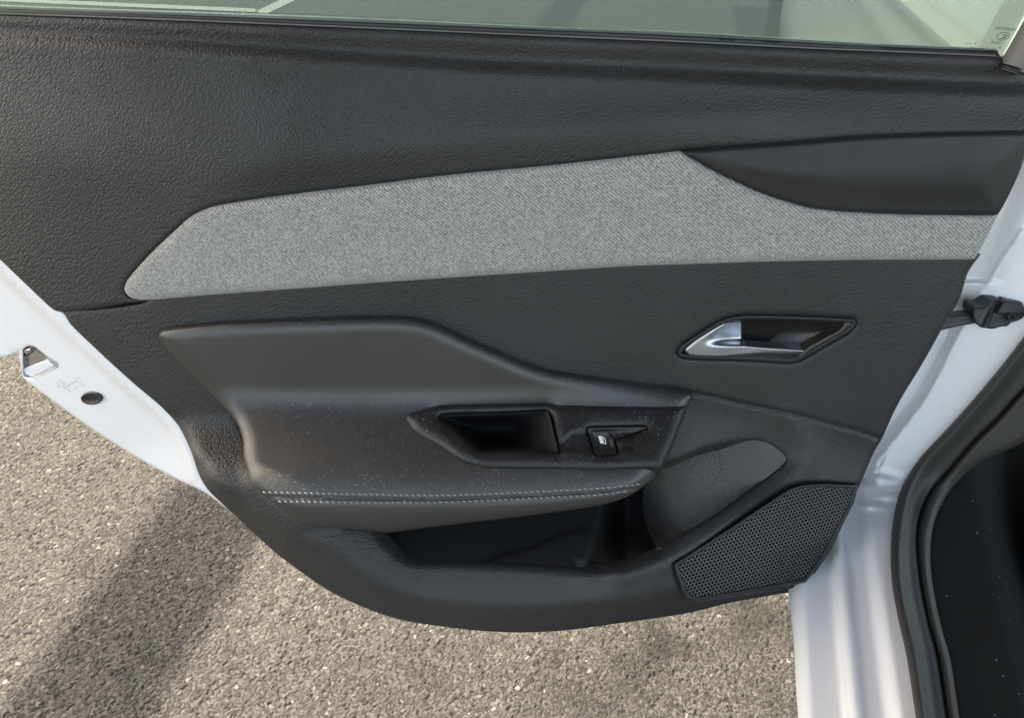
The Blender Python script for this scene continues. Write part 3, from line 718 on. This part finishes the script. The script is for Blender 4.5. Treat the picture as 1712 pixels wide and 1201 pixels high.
SEAL_O = [(1760, 500, 1), (1712, 563), (1687, 596), (1638, 656), (1582, 719), (1539.6, 764.5), (1522, 789), (1508, 814), (1497.6, 846.6), (1490.5, 892), (1489, 941), (1492, 983), (1501, 1032), (1515, 1095.5), (1531, 1200), (1548, 1300, 1)]
SEAL_I = [(1760, 610, 1), (1712, 652), (1668, 700), (1625, 742), (1590, 783), (1556, 824), (1540, 860), (1534, 896), (1536, 938), (1543, 990), (1554, 1043), (1568, 1095), (1585, 1200), (1604, 1300, 1)]
body_poly = np.vstack([spline([(1350, 1330, 1), (1334.6, 1200), (1326, 1060), (1319, 994), (1316, 960, 1), (1350, 930), (1380, 900), (1420, 800), (1470, 700), (1530, 600), (1590, 490), (1612, 420), (1640, 330), (1668, 220), (1685, 90, 1), (1770, 60, 1)], 8, closed=False),
                       spline([(p[0]+8, p[1]+4) + tuple(p[2:]) for p in SEAL_O], 8, closed=False)])
patch('door_opening', body_poly, lambda px, py, d: t_body(px, py) + .0*d, M['white'], CAR, step=5, rings=(1.5, 4), skirt=.08, sdir=(.75, .35, -.55))
seal_poly = np.vstack([spline(SEAL_O, 7, closed=False), spline(SEAL_I, 7, closed=False)[::-1]])
so_ = spline(SEAL_O, 8, closed=False)
def t_seal(px, py, d):
    do = dist(np.stack([px, py], 1), so_, closed=False)
    return np.minimum(t_bodys(px, py) - .012, t_body(px, py) - .008) - .006*np.exp(-((do-12)/7)**2) + .010*sstep(do, 16, 34) - rnd(d, 8, .010)
def t_bodys(px, py):                                                       # body without its stampings
    tp = t_plane(px, py, pp, -FWD*.96 + OUTV*.20 + np.array([0, 0, .18])); ts = t_plane(px, py, (0, 0, .455), (0, 0, 1)); return smin(tp, ts, .06)
patch('door_seal', seal_poly, t_seal, M['rubber'], CAR, step=5, rings=(1.5, 4, 7), skirt=.04, sdir=(.62, .42, -.66))
LIP_O = [(1760, 690, 1), (1712, 738), (1675, 757), (1640, 773), (1606, 800), (1580, 833), (1563, 870), (1556, 910), (1556, 950), (1563, 1000), (1574, 1050), (1588, 1100), (1604, 1200), (1622, 1300, 1)]
lip_poly = np.vstack([spline(SEAL_I, 8, closed=False), spline(LIP_O, 8, closed=False)[::-1]])
patch('sill_trim', lip_poly, lambda px, py, d: t_bodys(px, py) - .004 - rnd(d, 7, .007) + .004*sstep(d, 8, 2), M['rubber'], CAR, step=5, rings=(1.5, 4, 7), skirt=.03)
foot = np.vstack([spline([(p[0]-6, p[1]-4) + tuple(p[2:]) for p in LIP_O], 9, closed=False), [(1800, 1300), (1800, 690)]])
lo = spline(LIP_O, 9, closed=False)
def t_foot(px, py, d):
    dl = dist(np.stack([px, py], 1), lo, closed=False)
    sidew = t_bodys(px, py) + .012 + .00035*dl + .18*sstep(px + (py-900)*-.22, 1640, 1730)
    return sidew
patch('footwell_carpet', foot, t_foot, M['carpet'], CAR, step=9, rings=(3,), skirt=0)

# flank of the same car ahead of the door, seen through the glass
fl = MB(); n1, n2 = 40, 72
base = np.array([.55, .86, 0]); FW2 = np.array([.199, .98, 0]); OU2 = np.array([-.98, .199, 0]); grid = []
for i in range(n1+1):
    s = i/n1*2.45
    for j in range(n2+1):
        z = .30 + .72*j/n2
        bul = .03*math.exp(-((z-.62)/.16)**2) - .10*max(0, (.45-z))/.2 - .05*max(0, z-.9)/.12 + .011*math.exp(-((z-.874)/.012)**2) + .006*math.exp(-((z-.80-.03*s)/.02)**2)
        bul -= .22*max(0, (s-2.0)/.45)**2.5
        grid.append(base + FW2*s + OU2*bul + np.array([0, 0, z]))
for i in range(n1):
    for j in range(n2):
        a = i*(n2+1)+j; fl.f.append((a, a+1, a+n2+2, a+n2+1))
fl.v = grid
link('front_flank', fl.v, fl.f, M['white'], CAR, True)
MB().tube([base+FW2*2.02+OU2*.045+np.array([0, 0, z]) for z in (.30, .5, .7, .9)], [.026, .030, .028, .022], 12).build('arch_trim', M['black'], CAR, True)

# door check strap: arm, bracket and bolt
def ppt(x, y, dt): 
    a = np.array([float(x)]); b = np.array([float(y)]); return at_t(a, b, t_body(a, b)-dt)[0]
CHK = bpy.data.objects.new('check_strap', None); COL.objects.link(CHK); CHK.location = ppt(1660, 530, .02)
CHK.parent = CAR; CHK.matrix_parent_inverse = W(CAR).inverted()
def tb(off): return lambda px, py, d: t_body(px*0+1650, py*0+530) - off - rnd(d, 4, .004)
armp2 = spline([(1560, 530, 1), (1590, 526), (1625, 522.6), (1645, 520, 1), (1645, 541, 1), (1632, 541), (1600, 546.5), (1560, 556, 1)], 3)
patch('strap_arm', armp2, tb(.020), M['dark_metal'], CHK, step=3, rings=(1, 2.5, 4), skirt=.008)
brk = spline([(1628, 514), (1634, 512.5), (1640, 513.5), (1652, 508.5), (1658, 503), (1664, 499.5), (1690, 503), (1709, 506), (1712, 513), (1716, 522), (1712, 530), (1700, 537), (1690, 540), (1684.7, 545), (1672, 546.5), (1660.6, 550), (1648, 549), (1640.5, 548), (1632, 541), (1626, 527)], 3)
patch('strap_bracket', brk, lambda px, py, d: tb(.026)(px, py, d) + .007*sstep(px+py*.35, 1838, 1845) - .006*sstep(px+(py-520)*.5, 1664, 1669)*(py < 524) + .004*np.exp(-((px+py*.45-1888)/2.5)**2), M['dark_metal'], CHK, step=2.5, rings=(1, 2.5, 4), skirt=.02)
bl = np.stack([1692.5+9.2*np.cos(an), 530+8.2*np.sin(an)], 1)
patch('strap_bolt', bl, lambda px, py, d: tb(.026)(px, py, d) + .001 + .004*sstep(d, 4, 6.5) - .003*sstep(d, 7, 8.5), M['dark_metal'], CHK, step=1.5, rings=(1, 2.2), skirt=.01)

# ================================================================== ground
gx0, gx1, gy0, gy1, gs = -1.12, .56, .50, 1.42, .0016
nx, ny = int((gx1-gx0)/gs), int((gy1-gy0)/gs)
X, Y = np.meshgrid(gx0+np.arange(nx)*gs, gy0+np.arange(ny)*gs); X = X.ravel(); Y = Y.ravel()
def worley(X, Y, cell, seed):
    rg = np.random.default_rng(seed); K = 512
    jx, jy, jr, jt = rg.uniform(.08, .92, (K, K)), rg.uniform(.08, .92, (K, K)), rg.uniform(0, 1, (K, K)), rg.uniform(0, 1, (K, K))
    ix, iy = np.floor(X/cell).astype(int), np.floor(Y/cell).astype(int)
    f1 = np.full(len(X), 9.); f2 = f1.copy(); rr = np.zeros(len(X)); tt = rr.copy()
    for a in (-1, 0, 1):
        for b in (-1, 0, 1):
            u, v = (ix+a) % K, (iy+b) % K
            d = np.hypot(X/cell-(ix+a+jx[u, v]), Y/cell-(iy+b+jy[u, v]))
            d = d*(.8+.45*jt[u, v])
            n = d < f1; f2 = np.where(n, f1, np.minimum(f2, d)); rr = np.where(n, jr[u, v], rr); tt = np.where(n, jt[u, v], tt); f1 = np.where(n, d, f1)
    return f1, f2, rr, tt
wx = X + .0018*np.sin(Y*410+np.sin(X*300)*2) ; wy = Y + .0018*np.sin(X*370+np.cos(Y*280)*2)
f1, f2, rr, tt = worley(wx, wy, .0058, 3)
e = np.clip((f2-f1)/.55, 0, 1)
dome = np.sqrt(np.clip(1-(1-e)**2, 0, 1))
h = .0019*dome + .0012*(rr-.5)*sstep(e, 0, .5)
pit = np.where(tt > .90, -.0022, 0)*sstep(e, 0, .4); h = h + pit
Z = .006 + h + .0012*np.sin(X*9+1)*np.sin(Y*11)
me = bpy.data.meshes.new('asphalt')
me.vertices.add(nx*ny); me.vertices.foreach_set('co', np.stack([X, Y, Z], 1).ravel())
idx = np.arange(nx*ny).reshape(ny, nx); q = np.stack([idx[:-1, :-1], idx[:-1, 1:], idx[1:, 1:], idx[1:, :-1]], -1).reshape(-1, 4)
me.loops.add(q.size); me.loops.foreach_set('vertex_index', q.ravel().astype(np.int32))
me.polygons.add(len(q)); me.polygons.foreach_set('loop_start', np.arange(0, q.size, 4, dtype=np.int32)); me.polygons.foreach_set('use_smooth', np.ones(len(q), bool))
me.update(calc_edges=True)
at = me.attributes.new('stone', 'FLOAT', 'POINT'); at.data.foreach_set('value', (np.modf(rr*7.31+tt*3.7)[0]).astype(np.float32))
at = me.attributes.new('gap', 'FLOAT', 'POINT'); at.data.foreach_set('value', (1-sstep(e, .05, .42)).astype(np.float32))
stn = np.zeros(nx*ny)
for (qx, qy, qr, qa) in ((1105, 1085, .045, 1.0), (1262, 1035, .06, .95), (1060, 1130, .04, .7), (700, 1110, .03, .3), (990, 1190, .05, .45), (255, 1090, .03, .35), (1290, 1160, .04, .4)):
    D_ = rays(np.array([float(qx)]), np.array([float(qy)]))[0]; g_ = CAM + D_*(-CAM[2]/D_[2])
    rr_ = np.hypot(X-g_[0], (Y-g_[1])*.9)*(1+.35*np.sin(np.arctan2(Y-g_[1], X-g_[0])*3+qx))
    stn = np.maximum(stn, qa*np.exp(-(rr_/qr)**2)*(.55+.45*rr))
at = me.attributes.new('stain', 'FLOAT', 'POINT'); at.data.foreach_set('value', stn.astype(np.float32))
me.materials.append(M['asphalt'])
o = bpy.data.objects.new('asphalt', me); COL.objects.link(o); o['kind'] = 'structure'
g = MB().quad((-120, -120, 0), (120, -120, 0), (120, 200, 0), (-120, 200, 0))
o = link('ground', g.v, g.f, M['asphalt_far'], None, False); o['kind'] = 'structure'
def gpt(x, y): 
    D = rays(np.array([float(x)]), np.array([float(y)]))[0]; t = (.004-CAM[2])/D[2]; return CAM+D*t
l = MB()
l.quad(gpt(-60, -1), gpt(-60, -7), gpt(425, 13.5), gpt(432, 20)); l.f[-1] = (0, 3, 2, 1)
l.quad(gpt(424, 20), gpt(447, 22), gpt(505, -6), gpt(478, -6))
l.v = [np.array([a[0], a[1], .004]) for a in l.v]
o = link('parking_line', l.v, l.f, M['line'], None, False); o['kind'] = 'structure'

# unseen roof and beam, added to shade the door and cast the asphalt band
ct = 1/math.tan(R(SUN_EL)); BH = 2.7
sx, sy = -math.cos(R(SUN_AZ))*ct*BH, math.sin(R(SUN_AZ))*ct*BH
SHADE = thing('added_shade_roof', 'unseen roof and beam added to shade the door and ground', 'light blocker', (-.65+sx, -1, 0))
a = np.array([-.655+sx, .65+sy, BH]); b = np.array([-.565+sx, 1.12+sy, BH]); dr = (b-a)/np.linalg.norm(b-a)
perp = np.array([dr[1], -dr[0], 0])
MB().box(a+dr*2.0, dr*6.0, perp*.07, (0, 0, .05)).build('shadow_beam', M['pillar'], SHADE)
for k in (-3.6, 7.6):
    c = a+dr*k; MB().box((c[0], c[1], BH/2-.025), (.05, 0, 0), (0, .05, 0), (0, 0, BH/2-.027)).build('post', M['pillar'], SHADE)  # unseen props for the added beam
MB().box(a+dr*1.4+perp*(RX0+2.6)+np.array([0, 0, .09]), dr*RL, perp*2.6, (0, 0, .03)).build('shade_sheet', M['pillar'], SHADE)
